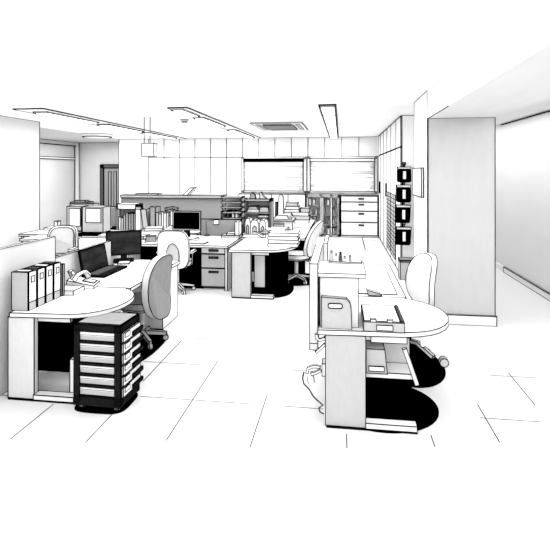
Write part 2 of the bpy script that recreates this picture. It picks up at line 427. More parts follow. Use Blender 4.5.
def chair(label, loc, rz, back, seatm, bw=.46, bz=(.42, .95), oval_pad=False, arms=True, tilt=.12, curve=.35, rim=None, edge=None, seatw=.24, base=WHITE, group='wheeled office chairs', th=.06, taper=.1, e=.55, ch_=None):
    t = thing('office_chair', label, 'chair', loc, rz, group)
    h = bz[1] - bz[0]; zc = (bz[0] + bz[1]) / 2
    def bf(v):
        q = (v.z - bz[0]) / h
        x = v.x * (1 - taper * q)
        return (x, v.y + curve * v.x ** 2 - tilt * q + .06 * math.sin(q * PI) , v.z)
    b = MB(); pts = oval(0, zc, bw / 2, h / 2, 32, e)
    b.prism(pts, -.25 - th / 2, -.25 + th / 2, 'y'); 
    b.bend(bf)
    if edge:
        for q in range(2, len(b.m)): b.m[q] = 1
    bk = obj('backrest', b, [back, edge] if edge else (back if not rim else rim), t)
    if rim:
        b = MB().prism(oval(0, zc, bw / 2 * .87, h / 2 * .87, 32, e), -.25 - th * .62, -.25 + th * .62, 'y').bend(bf)
        obj('pad', b, back, bk)
    if oval_pad:
        b = MB().prism(oval(0, bz[0] + h * .32, bw * .21, h * .34, 20), -.25 - th * .9, -.25 - th * .5, 'y').bend(bf)
        obj('shell', b, PALE, bk)
    sb = MB().prism(oval(0, 0, seatw, seatw * .95, 28, .75), .42, .49, 'z')
    st = obj('seat', sb, seatm, t)
    obj('seat_pan', MB().prism(oval(0, 0, seatw * .8, seatw * .76, 20, .75), .385, .42, 'z'), PALE, t)
    obj('back_bar', MB().tube([(0, -.05, .40), (0, -.22, .40), (0, -.225, .45)], .022, 4), PALE, t, lim=50)
    obj('column', MB().cyl((0, 0, .1), .03, .29, 12), base, t)
    for k in range(5):
        a = 2 * PI * k / 5 + .35
        l = obj('leg', MB().tube([(0, 0, .12), (.27 * math.cos(a), .27 * math.sin(a), .075)], [.034, .024], 4), base, t, lim=50)
        obj('caster', MB().add([], []).tube([(.26 * math.cos(a) - .018 * math.sin(a), .26 * math.sin(a) + .018 * math.cos(a), .032),
            (.26 * math.cos(a) + .018 * math.sin(a), .26 * math.sin(a) - .018 * math.cos(a), .032)], .03, 12), base, l)
    if arms:
        for s_ in (-1, 1):
            x = s_ * (seatw + .03)
            ar = obj('armrest', MB().prism(rrect(x - .03, -.17, x + .03, .12, .028), .62, .65, 'z'), base, t)
            obj('arm_post', MB().tube([(s_ * .16, -.05, .4), (x, -.06, .44), (x, -.04, .62)], .014, 4), base, ar, lim=50)
    return t

def monitor(label, loc, rz, w, h, z, screen, bezel, base_w=.2, lean=0, stand=True, group=None, thick=.035, name='monitor'):
    t = thing(name, label, 'monitor', loc, rz, group)
    obj('screen_frame', MB().box(-w/2, 0, z, w/2, thick, z + h), bezel, t)
    obj('screen', MB().box(-w/2 + .018, -.006, z + .02, w/2 - .018, 0, z + h - .018), screen, t, ink=0)
    if stand:
        obj('neck', MB().box(-.035, thick, .02, .035, thick + .04, z + h * .4).box(-.035, .0, .02, .035, thick, z - .001), DEEP, t)
        obj('base', MB().prism(rrect(-base_w/2, -.07, base_w/2, .11, .03), 0, .02), DEEP, t)
    return t

def black_shade(label, cx, cy, a, b, e=1):  # flat black patch painting the shade on the floor
    return solo('shade_patch', MB().prism(oval(0, 0, a, b, 40, e), 0, .006), BLACK, label, 'shade patch', 'painted shade under desks and chairs', (cx, cy, .001), ink=0)

# ================================================================ NEAR LEFT DESK
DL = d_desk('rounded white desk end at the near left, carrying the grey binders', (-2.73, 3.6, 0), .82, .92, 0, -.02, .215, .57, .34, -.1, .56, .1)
for k_ in DL.children:
    if k_.name.startswith('end_panel'): k_.data.materials[0] = PANEL
solo('small_box', MB().box(0, 0, 0, .12, .25, .33), WHITE, 'small white box on the floor between the left desk foot and the drawer cart', 'box', None, (-2.24, 3.68, 0))
solo('desk_screen', MB().box(-2.89, 2.6, 0, -2.85, 4.42, 1.24), PALE3, 'light grey partition screen standing left of the near left desk', 'partition', None)
solo('desk_screen', MB().box(-2.99, 4.45, 0, -2.955, 6.3, .995), PALE3, 'low pale partition screen behind the open laptop', 'partition', None)
# binders: spines face right
for k in range(4):
    y0 = 3.665 + k * .118
    t = thing('ring_binder', ['grey ring binder with white spine, first of the row and nearest the camera', 'ring binder with white spine, second of the row on the left desk',
        'ring binder with white spine, third of the row on the left desk', 'ring binder with white spine, last of the row beside the telephone'][k], 'binder', (-2.61, y0, .72), 0, 'binders in a row on the near left desk')
    obj('cover', MB().box(-.15, 0, 0, 0, .108, .325), SOFT, t)
    obj('spine', MB().box(0, .006, .07, .004, .102, .325), WHITE, t)
    obj('spine_foot', MB().box(0, .006, 0, .004, .102, .07), SOFT, t)
    obj('label', MB().box(.004, .035, .235, .006, .078, .285), WHITE, t)
    obj('pages', MB().box(-.14, .025, .325, -.01, .085, .328), DARK if k % 2 else WHITE, t)
solo('bookend', MB().box(-.17, 0, 0, .01, .03, .3), MID, 'grey upright bookend behind the last binder, by the telephone', 'bookend', None, (-2.61, 4.15, .72))
# phone
t = thing('telephone', 'white desk telephone with its handset resting on top, beside the binders', 'telephone', (-2.6, 4.5, .72), math.radians(14))
obj('body', MB().prism([(-.13, 0), (.13, 0), (.13, .03), (-.13, .09)], -.11, .11, 'y'), WHITE, t)
obj('display', MB().prism([(-.13, .09), (-.09, .07), (-.13, .15), (-.16, .155)], .01, .1, 'y'), PALE, t)
obj('handset', MB().tube([(-.06, -.15, .10), (-.03, -.13, .145), (0, -.03, .155), (0, .06, .135), (.02, .1, .085)], [.034, .028, .022, .026, .036], 4), WHITE, t, lim=50, ink=.9)
obj('keypad', MB().prism([(.0, .063), (.11, .037), (.11, .042), (.0, .068)], -.03, .09, 'y'), PALE, t)
solo('letter_box', MB().box(-.1, -.09, 0, .1, .1, .045), WHITE, 'shallow white box on the left desk in front of the telephone', 'box', None, (-2.61, 4.27, .72), ink=1)
# fix: telephone rests just behind the shallow box
t.location = (-2.6, 4.52, .72)
# laptop, open, screen to the left, black
t = thing('laptop', 'open black laptop with a dark screen on the left desk row', 'laptop', (-2.645, 5.2, .72))
obj('keyboard_base', MB().box(-.2, -.285, 0, .06, .28, .022), DEEP, t)
obj('keys', MB().box(-.16, -.24, .022, -.04, .23, .026), DARK, t, ink=0)
b = MB(); b.prism([(-.2, .02), (-.185, .02), (-.235, .29), (-.25, .29)], -.285, .28, 'y')
lid = obj('screen_lid', b, DEEP, t)
obj('screen', MB().prism([(-.188, .045), (-.184, .045), (-.227, .27), (-.231, .27)], -.26, .255, 'y'), SCRN, lid, ink=0)
# row desk
desk('long white desk of the left row carrying the black laptop and monitor', -2.84, 4.53, -2.1, 6.0, black=None, legs=False)
solo('desk_pedestal', MB().box(0, 0, 0, .5, .52, .684), WHITE, 'white pedestal under the far end of the left desk row, behind the grey chair', 'cabinet', None, (-2.62, 5.45, 0))
black_shade('black patch of painted shade under the left desk row behind the drawer cart', -2.27, 4.85, .34, .62, .8)
monitor('wide dark monitor on the left desk row, behind the laptop', (-2.81, 5.86, .72), math.radians(24), .44, .31, .085, SCRN, DEEP, .25)
solo('paper_stack', MB().box(-.07, -.08, 0, .07, .09, .015), WHITE, 'sheets of white paper lying between laptop and monitor base', 'paper', None, (-2.74, 5.72, .72), .3)

# drawer cart with casters
t = thing('drawer_cart', 'dark framed drawer cart on casters with six translucent drawers', 'drawer cart', (-2.11, 3.52, 0), math.radians(-2))
W_, D_, H0, H1 = .40, .33, .06, .68
fr_ = MB()
fr_.box(0, 0, H1 - .05, W_, D_, H1).box(0, 0, H0 - .02, W_, D_, H0 + .05)
for x in (0, W_ - .05):
    for y_ in (0, D_ - .03): fr_.box(x, y_, H0, x + .05 + .0, y_ + .03, H1)
hh = (H1 - .05 - H0 - .05) / 6
for k in range(1, 6): fr_.box(.05, 0, H0 + .05 + k * hh - .01, W_ - .05, .02, H0 + .05 + k * hh + .01)
obj('frame', fr_, DEEP, t, ink=.6)
obj('top', MB().box(.02, .02, H1, W_ - .01, D_ - .01, H1 + .008), MID, t)
for k in range(6):
    z = H0 + .05 + k * hh
    d_ = obj('drawer', MB().box(.03, .012, z + .012, W_ - .03, D_ - .04, z + hh * .62), SOFT, t, ink=.7)
    obj('drawer_side', MB().box(.05, .010, z + hh * .55, W_ - .05, .016, z + hh - .012), WHITE, d_, ink=0)
    obj('drawer_front', MB().box(W_, .025, z + .005, W_ + .012, D_ - .01, z + hh - .008), WHITE, d_)
    obj('label_slot', MB().box(W_ + .012, .05, z + .035, W_ + .016, .13, z + .07), WHITE, d_, ink=.7)
    obj('handle', MB().box(W_ + .012, .17, z + .015, W_ + .03, .34, z + .045), DEEP, d_, ink=.5)
for x in (.05, W_ - .05):
    for y_ in (.05, D_ - .05):
        obj('caster', MB().tube([(x - .02, y_, .028), (x + .02, y_, .028)], .026, 12), MID, t)
black_shade('black patch of painted shade under the wheels of the drawer cart', -1.91, 3.68, .22, .2, .5)

# chair L
chair('office chair with a large grey backrest beside the drawer cart', (-2.19, 5.0, 0), math.radians(78), CHG, MID, bw=.42, bz=(.30, .985), edge=PANEL, tilt=.03, arms=False, base=SOFT, th=.085, taper=.0, e=.7)

# ================================================================ MIDDLE CROSS DESK (faces the camera)
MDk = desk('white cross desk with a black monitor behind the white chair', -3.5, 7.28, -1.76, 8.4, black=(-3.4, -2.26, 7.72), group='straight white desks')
solo('shade_patch', MB().box(-3.4, 7.42, 0, -2.2, 8.2, .006), BLACK, 'black rectangular patch of painted shade under the cross desk and white chair', 'shade patch', 'painted shade under desks and chairs', (0, 0, .001), ink=0)  # black slab painted in place of shade under desk and chair
t = thing('drawer_pedestal', 'grey three-drawer pedestal under the middle cross desk', 'cabinet', (-2.235, 7.42, 0))
obj('body', MB().box(0, .015, .02, .41, .55, .68), SOFT, t)
for a, b in ((.57, .675), (.34, .56), (.04, .33)):
    d_ = obj('drawer', MB().box(0, 0, a, .41, .015, b), WHITE if a > .5 else SOFT, t)
    obj('handle', MB().box(.13, -.015, b - .065, .28, 0, b - .04), DARK, d_)
monitor('large black monitor with a pale frame on the middle cross desk', (-2.66, 7.95, .72), 0, .5, .33, .15, BLACK, PALE, .22)
chair('white office chair with a rounded back standing before the cross desk', (-2.57, 7.22, 0), math.radians(4), WHITE, WHITE, bw=.5, bz=(.40, .99), oval_pad=True, tilt=.02, curve=.15, arms=True, taper=.05, e=.5, seatw=.23)
def desk_paper(label, x, y, w, d, h, rz=0, n=1, z=.72, m=WHITE, cat='paper', name='paper_stack', group=None):
    b = MB()
    return solo(name, b.box(-w/2, -d/2, 0, w/2, d/2, h), m, label, cat, group, (x, y, z), rz)
desk_paper('white notepad on the cross desk, right of the black monitor', -2.57, 7.75, .25, .3, .04, -.3)
desk_paper('thin white booklet on the cross desk in front of the black monitor', -2.42, 7.5, .5, .2, .015, -.1)
# desk lamp
X, Y = P(207, 235, .74)
t = thing('desk_lamp', 'slim grey desk lamp with a bent arm on the cross desk', 'lamp', (X, Y, .72))
obj('base', MB().cyl((0, 0, 0), .045, .02, 14), PALE, t)
obj('pole', MB().tube([(0, 0, .02), (-.02, 0, .27), (.14, 0, .29)], .008, 4), DARK, t, ink=0)
obj('lamp_shade', MB().lathe([(.045, -.05), (.03, .03)], (.17, 0, .27), 12), WHITE, t)
X, Y = P(219, 234, .74)
t = thing('pen_pot', 'small pen pot holding pens, right of the desk lamp', 'pen pot', (X, Y, .72))
obj('pot', MB().cyl((0, 0, 0), .04, .08, 12), WHITE, t)
for a in (-.03, 0, .02): obj('pen', MB().tube([(a * .3, 0, .01), (a * 1.6, .01, .15)], .007, 4), DARK, t, ink=0)
X, Y = P(231, 238, .72)
t = thing('desk_tray', 'grey open tray on the cross desk beside the rounded middle desk', 'tray', (X, Y, .72), .05)
obj('tray', MB().box(-.16, -.05, 0, .16, .2, .05), SOFT, t)
obj('papers', MB().box(-.08, .0, .05, .06, .16, .08), WHITE, t)
desk_paper('grey book propped behind the tray on the cross desk', X - .0, Y + .32, .28, .05, .2, 0, m=MID, cat='book', name='book')
desk_paper('white slim box standing at the right end of the cross desk', -1.82, 8.3, .07, .2, .28, m=WHITE, cat='box', name='slim_box')
# low dark divider behind the lamp
solo('desk_screen', MB().box(-2.55, 8.42, .0, -1.8, 8.46, 1.02), CHG, 'grey desk divider behind the slim desk lamp', 'partition', None)

# messy papers at the left end of the cross desk
for k, (x, y_, w, d, h, z, r, m) in enumerate([(-3.35, 7.5, .3, .25, .06, .72, .2, WHITE), (-3.33, 7.5, .28, .22, .05, .781, -.1, PALE), (-3.3, 8.0, .35, .28, .14, .72, .1, WHITE), (-3.27, 8.0, .3, .28, .04, .861, .3, WHITE)]):
    desk_paper(['white folder lying at the left end of the cross desk', 'pale folder on top of the white one, left end of the cross desk', 'white box at the far left of the cross desk', 'loose pad on top of the white box on the cross desk'][k], x, y_, w, d, h, r, z=z, m=m)
solo('paper_roll', MB().tube([(-.1, -.1, .04), (.12, .12, .2)], .035, 10), PALE, 'pale paper roll leaning at the left end of the cross desk', 'paper roll', None, (-3.05, 7.85, .72))
solo('pencil_case', MB().box(-.1, -.05, 0, .06, .05, .1), MID, 'small grey case beside the paper roll on the cross desk', 'case', None, (-3.12, 7.55, .72), .4)

# ================================================================ DESKS BEHIND (second line) with books
desk('white desk behind the cross desk, carrying the leaning files', -3.93, 8.7, -2.7, 9.7)
def book_row(x0, y0, z0, specs, label, group, yd=.22):
    x = x0
    for w, h, m in specs:
        b = MB().box(0, 0, 0, w, yd, h)
        solo('book', b, m, label, 'book', group, (x, y0, z0), ink=.8); x += w + .003
xs0 = D(119, 225, 9.0)[0]
t = thing('desk_shelf', 'small white desktop bookshelf full of grey files behind the monitor', 'shelf', (xs0, 8.95, .72))
obj('side', MB().box(-.03, 0, 0, 0, .28, .5), WHITE, t); obj('side', MB().box(.37, 0, 0, .4, .28, .5), WHITE, t)
obj('top', MB().box(-.03, 0, .42, .4, .28, .52), WHITE, t); obj('back', MB().box(0, .26, 0, .37, .28, .42), PALE, t)
book_row(xs0 + .005, 8.97, .72, [(.05, .26, WHITE), (.05, .24, PALE), (.04, .3, SOFT), (.06, .34, MID), (.05, .33, MID), (.05, .34, MID), (.045, .33, MID)], 'file standing in the small white desktop bookshelf', 'files in the desktop bookshelf')
X = D(104, 225, 8.9)[0]
monitor('dark grey monitor on a foot at the far left of the leaning files', (X + .13, 9.05, .72), -.25, .28, .4, .06, MID, PALE, .22)
X = D(138, 230, 8.95)[0]
t = thing('poster_tube', 'white upright tube with a rounded cap between files', 'tube', (X, 8.97, .72))
obj('tube', MB().lathe([(.05, 0), (.05, .36), (.04, .42)], n=14), WHITE, t); obj('cap', MB().lathe([(.045, .42), (.045, .47)], n=14), PALE, t)
for k, (x, lean, m, l) in enumerate(((142.5, -.12, SOFT, 'grey file leaning left beside the white tube'), (149, .0, MID, 'tall grey file box standing right of the leaning grey file'))):
    X = D(x, 230, 8.9)[0]
    b = MB().box(0, 0, 0, .11, .25, .42 + .05 * k).bend(lambda v: (v.x + lean * v.z * 1.2, v.y, v.z))
    solo('file_box', b, m, l, 'file', None, (X, 8.95, .72))
X = D(156, 230, 8.95)[0]
book_row(X, 8.95, .72, [(.05, .36, SOFT), (.06, .33, PALE), (.04, .37, WHITE), (.05, .35, WHITE), (.05, .36, PALE), (.03, .3, MID), (.07, .39, WHITE), (.06, .38, WHITE)], 'upright file in the row left of the black monitor', 'files in a row on the second desk')
b = MB().tube([(0, 0, 0), (.14, .0, .03), (.26, 0, .0)], .03, 8)
solo('paper_roll', b, WHITE, 'rolled white paper lying on top of the upright files', 'paper roll', None, (X + .16, 9.05, 1.14))
desk_paper('stack of white paper on the second desk below the upright files', -3.55, 8.78, .4, .12, .05)

# grey counter
ct = thing('counter', 'long grey reception counter with a lighter ledge along the back wall', 'counter', (0, 10.6, 0))
xl = D(120.5, 200, 10.6)[0]; xr = D(222, 200, 10.6)[0]
obj('body', MB().box(xl, .06, 0, xr, .4, 1.27), TONE, ct)
obj('ledge', MB().box(xl, 0, 1.27, xr, .46, 1.335), SOFT, ct)
desk_paper('flat white papers lying on the left end of the grey counter', D(147, 195, 10.7)[0], 10.8, .55, .2, .03, 0, z=1.335)
X = D(183, 195, 10.7)[0]
solo('open_booklet', MB().prism([(0, 0), (.1, 0), (.27, .17), (.17, .17)], 0, .2, 'y'), WHITE, 'white booklet propped up on the grey counter', 'booklet', None, (X, 10.7, 1.335))

# ================================================================ MIDDLE ROW (rounded end + desks going back)
DM = d_desk('rounded white desk end in the middle of the room, carrying stacked binders', (-1.67, 6.93, 0), .98, 1.3, 0, .05, .34, .68, .55, .34, .84, .0)
obj('inner_panel', MB().box(.34, .3, .1, .51, .34, .685), PALE3, DM)
black_shade('black round patch of painted shade under the middle rounded desk', -1.2, 7.52, .45, .55, .8)
desk('white desk of the middle row right behind the rounded middle desk', -1.78, 8.24, -.62, 9.85, black=(-1.7, -.66, 8.8), legs=False)
desk('white desk of the middle row farthest from the camera', -1.78, 9.87, -.62, 11.5)
X = D(268.5, 247, 7.35)[0]
for k in range(4):
    o_ = solo('flat_binder', MB().prism([(0, 0), (.46 - .02 * (k % 2), 0), (.48, .03), (.46, .055), (0, .055), (-.012, .03)], 0, .3, 'y').bend(lambda v: (v.x, v.y, v.z * .98)), WHITE,
         ['bottom white binder of the stack on the rounded middle desk', 'second white binder up in the stack on the rounded middle desk', 'third white binder up in the stack on the rounded middle desk', 'top white binder of the stack on the rounded middle desk'][k],
         'binder', 'binders stacked flat on the middle desk', (X + .01 * (k % 2), 7.3, .72 + k * .0545))
# papers and phone on DM
X, Y = P(262, 234, .74)
solo('telephone_handset', MB().tube([(-.12, .05, .06), (-.05, .02, .07), (.05, -.05, .03), (.1, -.1, .03)], [.035, .025, .03, .04], 4), WHITE, 'white handset lying on the rounded middle desk', 'handset', None, (X, Y - .25, .72), lim=50)
X, Y = P(275, 231, .75)
for k in range(3):
    desk_paper(['lowest fanned sheaf of paper behind the stacked binders', 'middle fanned sheaf of paper behind the stacked binders', 'top fanned sheaf of paper behind the stacked binders'][k], X + .02 * k, Y - .1, .46 - .03 * k, .55, .03, -.15 + .05 * k, z=.72 + .0305 * k, group='fanned paper sheaves')
# printer-like box
X0 = D(271.5, 227, 9.5)[0]
t = thing('printer', 'white desktop printer with papers on its slanted lid, middle desk row', 'printer', (X0, 9.45, .72))
obj('body', MB().box(0, 0, 0, .43, .4, .17), WHITE, t); obj('lid', MB().box(-.02, -.03, .17, .46, .42, .2), WHITE, t)
obj('paper_feed', MB().prism([(.02, .2), (.4, .2), (.4, .28), (.1, .28)], .1, .35, 'y'), WHITE, t)
obj('slot', MB().box(.04, -.01, .05, .26, 0, .12), PALE, t)
obj('knob', MB().tube([(.34, .0, .26), (.42, .0, .31)], .035, 10), PALE, t)
# upright stand
X0 = D(281, 212, 10.3)[0]
t = thing('magazine_stand', 'tall slim white stand with dark side behind the printer', 'stand', (X0, 10.25, .72))
obj('panel', MB().prism([(-.07, 0), (.07, 0), (.05, .62), (0, .68), (-.05, .6)], 0, .1, 'y'), WHITE, t)
obj('side', MB().box(-.12, .02, 0, -.075, .09, .5), DARK, t); obj('foot', MB().box(-.1, -.08, 0, .1, -.0, .05), WHITE, t)
# stacks on the far desk
X0 = D(284.5, 218, 10.7)[0]
zz = .72
for k, (w, h, dx, m) in enumerate([(.56, .08, .0, WHITE), (.55, .09, .02, PALE), (.56, .08, -.01, WHITE), (.34, .06, .0, WHITE), (.3, .07, .03, WHITE), (.26, .08, .04, PALE)]):
    nm_ = ['lowest', 'second', 'third', 'fourth', 'fifth', 'topmost'][k]
    solo('flat_binder', MB().box(0, 0, 0, w, .3, h), m, '%s folder of the tall pile on the farthest middle desk, left of the window cabinets' % nm_, 'binder', 'folders piled on the farthest middle desk', (X0 + dx, 10.65, zz)); zz += h
solo('flat_binder', MB().box(0, 0, 0, .2, .3, .09), SOFT, 'short grey folder beside the tall pile on the farthest middle desk', 'binder', None, (X0 + .37, 10.65, .72 + .25))
# dark framed shelf with piles
xa = D(243.5, 220, 9.0)[0]; xb = D(271, 220, 9.0)[0]; wS = xb - xa
t = thing('desk_shelf', 'dark framed desktop shelf filled with paper piles, middle desk row', 'shelf', (xa, 8.98, .72))
zt = D(257, 199, 9.0)[1] - .72
obj('side', MB().box(0, 0, 0, .03, .34, zt), SOFT, t); obj('side', MB().box(wS - .03, 0, 0, wS, .34, zt), MID, t)
obj('top', MB().box(0, 0, zt - .04, wS, .34, zt), SOFT, t); obj('shelf', MB().box(.03, 0, zt * .56, wS - .03, .34, zt * .60), WHITE, t); obj('back', MB().box(.03, .32, 0, wS - .03, .34, zt - .04), PALE3, t)
for k, (x, w, z, h, m, l) in enumerate([(.06, .26, zt * .6, .06, WHITE, 'white pad at the left on the upper level of the dark framed shelf'), (.08, .2, zt * .6 + .06, .05, PALE, 'pale booklet on the white pad in the dark framed shelf'),
        (.3, .2, zt * .6, .1, SOFT, 'grey folder pile at the right on the upper level of the dark framed shelf'), (.26, .24, zt * .44, .05, PALE, 'folder lying under the upper level of the dark framed shelf')]):
    solo('paper_pile', MB().prism([(0, 0), (w, 0), (w * .9, h), (w * .15, h)], 0, .26, 'y'), m, l, 'paper', 'paper piles in the dark framed shelf', (xa + x, 9.0, .72 + z))
for k, (x, w, h) in enumerate(((.1, .1, .3), (.2, .16, .27), (.37, .12, .27))):
    pts = [(0, 0), (w, 0), (w, h * .75), (w * .75, h), (w * .25, h), (0, h * .75)]
    t2 = thing('magazine_rack', ['left', 'middle', 'right'][k] + ' arched white magazine file in front of the dark framed shelf', 'magazine file', (xa + x, 8.66, .72), 0, 'arched magazine files')
    obj('case', MB().prism(pts, 0, .26, 'y'), WHITE, t2)
    obj('opening', MB().prism([(w * .3, .01), (w * .7, .01), (w * .7, h * .5), (w * .5, h * .6), (w * .3, h * .5)], -.006, 0, 'y'), PALE, t2)
X = D(249.5, 198, 9.1)[0]
solo('tape_dispenser', MB().prism([(0, 0), (.12, 0), (.11, .07), (.06, .12), (.02, .08)], 0, .08, 'y'), MID, 'small grey tape dispenser on top of the dark framed shelf', 'tape dispenser', None, (X, 9.1, .72 + zt))
solo('ornament', MB().prism([(0, 0), (.14, 0), (.07, .06), (.03, .13), (0, .12)], 0, .08, 'y'), PALE, 'small pale wedge on top of the dark framed shelf at its right', 'ornament', None, (X + .2, 9.1, .72 + zt))
# grey cubby with trays left of that shelf
xa2 = D(221.5, 215, 8.75)[0]; xb2 = D(242, 215, 8.75)[0]; wS = xb2 - xa2
t = thing('tray_tower', 'grey stack of letter trays left of the dark framed shelf', 'letter tray', (xa2, 8.72, .72))
zt = D(232, 197, 8.75)[1] - .72
for k, q in enumerate((.40, .56, .70, .84, .97)):
    obj('tray', MB().box(0, 0, zt * q, wS, .3, zt * q + .025), WHITE if k in (1,) else PANEL, t)
obj('side', MB().box(0, .0, 0, .02, .3, zt * .6), PALE, t); obj('side', MB().box(wS - .02, .02, 0, wS, .3, zt), SOFT, t); obj('back', MB().box(.02, .28, 0, wS - .02, .3, zt), PANEL, t)
for x in (.1, .2, .27):
    solo('book', MB().box(0, 0, 0, .05, .2, .13), DARK if x == .1 else WHITE, {.1: 'dark little book standing in the letter tray tower', .2: 'white little book standing in the middle of the letter tray tower', .27: 'white little book right of the others in the letter tray tower'}[x], 'book', None, (xa2 + x, 8.74, .72 + zt * .4 + .025))
# chair M, seen from the side, facing left
chair('white office chair with a tall curved back at the middle desk row', (-.76, 8.12, 0), math.radians(74), WHITE, WHITE, bw=.44, bz=(.45, 1.06), tilt=.2, arms=False, curve=.5, e=.6, seatw=.25, taper=.25, rim=None)
black_shade('black round patch of painted shade under the chair at the middle desk row', -.78, 8.3, .46, .5)

# ================================================================ FAR LEFT DESKS
desk('white desk at the far left in front of the alcove, with the boxy monitors', -5.95, 8.1, -3.95, 9.25)
fl_ = thing('file_cabinet', 'low white cabinet with a curved drawer handle against the left wall', 'cabinet', (-5.52, 7.62, 0))
obj('body', MB().box(0, .0, 0, .78, .45, .68), WHITE, fl_); obj('top', MB().box(-.04, -.03, .68, .82, .47, .715), WHITE, fl_)
d_ = obj('drawer', MB().box(.06, -.015, .4, .7, 0, .64), WHITE, fl_); obj('handle', MB().tube([(.33, -.02, .58), (.4, -.04, .55), (.55, -.04, .55), (.62, -.02, .58)], .014, 4), DARK, d_, ink=0)
desk_paper('slanted stack of white paper on the far left desk by the alcove corner', -5.55, 8.9, .6, .4, .05, .1)
desk_paper('short white box standing at the alcove corner on the far left desk', -5.72, 8.95, .07, .1, .16, cat='box', name='slim_box')
def crt(label, X, Y, w, h, sx0, sx1, sz0, sz1, rz=0):
    t = thing('monitor', label, 'monitor', (X, Y, .72), rz, 'boxy monitors at the far left')
    obj('case', MB().box(0, 0, .03, w, .28, h), PALE, t)
    obj('screen', MB().box(sx0, -.006, sz0, sx1, 0, sz1), WHITE, t)
    obj('base', MB().box(w * .2, .04, 0, w * .8, .24, .03), PALE, t)
X, z = D(67, 225, 8.5); X2, z2 = D(81.5, 206.5, 8.5)
crt('narrow boxy monitor with a blank white screen at the far left, the left one', X, 8.5, X2 - X, z2 - .72, .05, X2 - X - .02, .12, z2 - .76)
X3, _ = D(82.5, 210, 8.35); X4, z4 = D(103, 207, 8.35)
crt('wide boxy grey monitor with a blank white screen at the far left, the right one', X3, 8.35, X4 - X3, z4 - .72, .07, X4 - X3 - .04, (z4 - .72) * .42, z4 - .75)
t = thing('printer', 'flat grey machine with a lid behind the boxy monitors', 'printer', (D(70, 205, 9.0)[0], 9.0, .72))
zt = D(80, 203.5, 9.0)[1] - .72
obj('body', MB().box(0, 0, 0, .5, .22, zt), PALE, t); obj('lid', MB().box(.02, -.02, zt, .4, .2, zt + .03), MID, t); obj('tray', MB().box(.1, 0, zt + .03, .33, .15, zt + .06), PALE, t)
X, Y = P(78, 234.3, .73); X2, _ = P(99, 234.3, .73)
solo('keyboard', MB().box(0, -.06, 0, X2 - X, .1, .025), BLACK, 'thin black keyboard on the far left desk in front of the boxy monitors', 'keyboard', None, (X, 8.2, .72))
for k, (x, l) in enumerate(((76, 'small white cup before the boxy monitors'), (80, 'small grey pen pot before the boxy monitors'))):
    X, Y = P(x, 229, .74)
    t = thing('cup', l, 'cup', (X, 8.3, .72)); obj('cup', MB().lathe([(.03, 0), (.04, .09)], n=10), WHITE if k == 0 else PALE, t)
    if k: obj('pen', MB().tube([(0, 0, .02), (.02, 0, .16)], .008, 4), DARK, t, ink=0)
    else: obj('handle', MB().tube([(.035, 0, .02), (.065, 0, .04), (.04, 0, .07)], .007, 4), WHITE, t, ink=.4)
chair('light grey office chair with a white rim at the far left desks', (-4.56, 7.1, 0), math.radians(185), PALE, WHITE, bw=.5, bz=(.5, .99), rim=WHITE, tilt=.04, arms=True, curve=.2, e=.55, taper=.05)
chair('pale office chair half hidden behind the laptop and screen', (-3.85, 7.45, 0), math.radians(150), PALE, WHITE, bw=.42, bz=(.46, .80), rim=WHITE, tilt=.04, arms=True, curve=.2, e=.8)

# ================================================================ NEAR RIGHT DESK
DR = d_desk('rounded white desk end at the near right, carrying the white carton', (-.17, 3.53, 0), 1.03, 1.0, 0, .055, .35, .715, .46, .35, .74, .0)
black_shade('black round patch of painted shade on the floor under the near right desk', .32, 3.94, .45, .43)
black_shade('black round patch of painted shade under the chair at the near right desk', .66, 4.78, .33, .5)
desk('white desk behind the near right desk, with a clear desk mat', -.17, 4.53, .6, 6.1)
solo('desk_mat', MB().box(.17, 4.62, .72, .53, 5.65, .725), WHITE, 'thin white desk mat on the desk behind the near right one', 'desk mat', None)
solo('memo_holder', MB().prism([(0, 0), (.12, 0), (.1, .02), (-.02, .05)], 0, .06, 'y'), PALE, 'small memo block on the desk mat behind the letter tray', 'memo holder', None, (.26, 4.55, .725))
solo('desk_screen', MB().box(-.235, 3.58, .6, -.173, 4.5, 1.2).box(-.235, 3.58, .55, -.173, 3.64, .6), PALE3, 'upright grey divider panel clamped to the left of the near right desk', 'partition', None)
solo('desk_screen', MB().box(-.165, 4.6, .72, -.13, 5.2, 1.2), WHITE, 'white divider panel behind the carton at the near right desk', 'partition', None)
# carton with lid
t = thing('carton', 'white cardboard carton with a lid standing on the near right desk', 'box', (-.16, 3.62, .72))
obj('body', MB().box(0, 0, 0, .29, .4, .38), WHITE, t)
obj('lid', MB().box(-.02, -.03, .38, .345, .46, .41), WHITE, t)
t = thing('file_box', 'grey magazine file with a hand hole in front of the white carton', 'file', (-.145, 3.57, .72))
pts = [(0, 0), (.225, 0), (.22, .15), (.21, .2), (.185, .225), (0, .235)]
obj('case', MB().prism(pts, 0, .045, 'y'), PALE, t)
obj('hand_hole', MB().prism(rrect(.05, .155, .155, .19, .017), -.004, 0, 'y'), WHITE, t, ink=1.4)
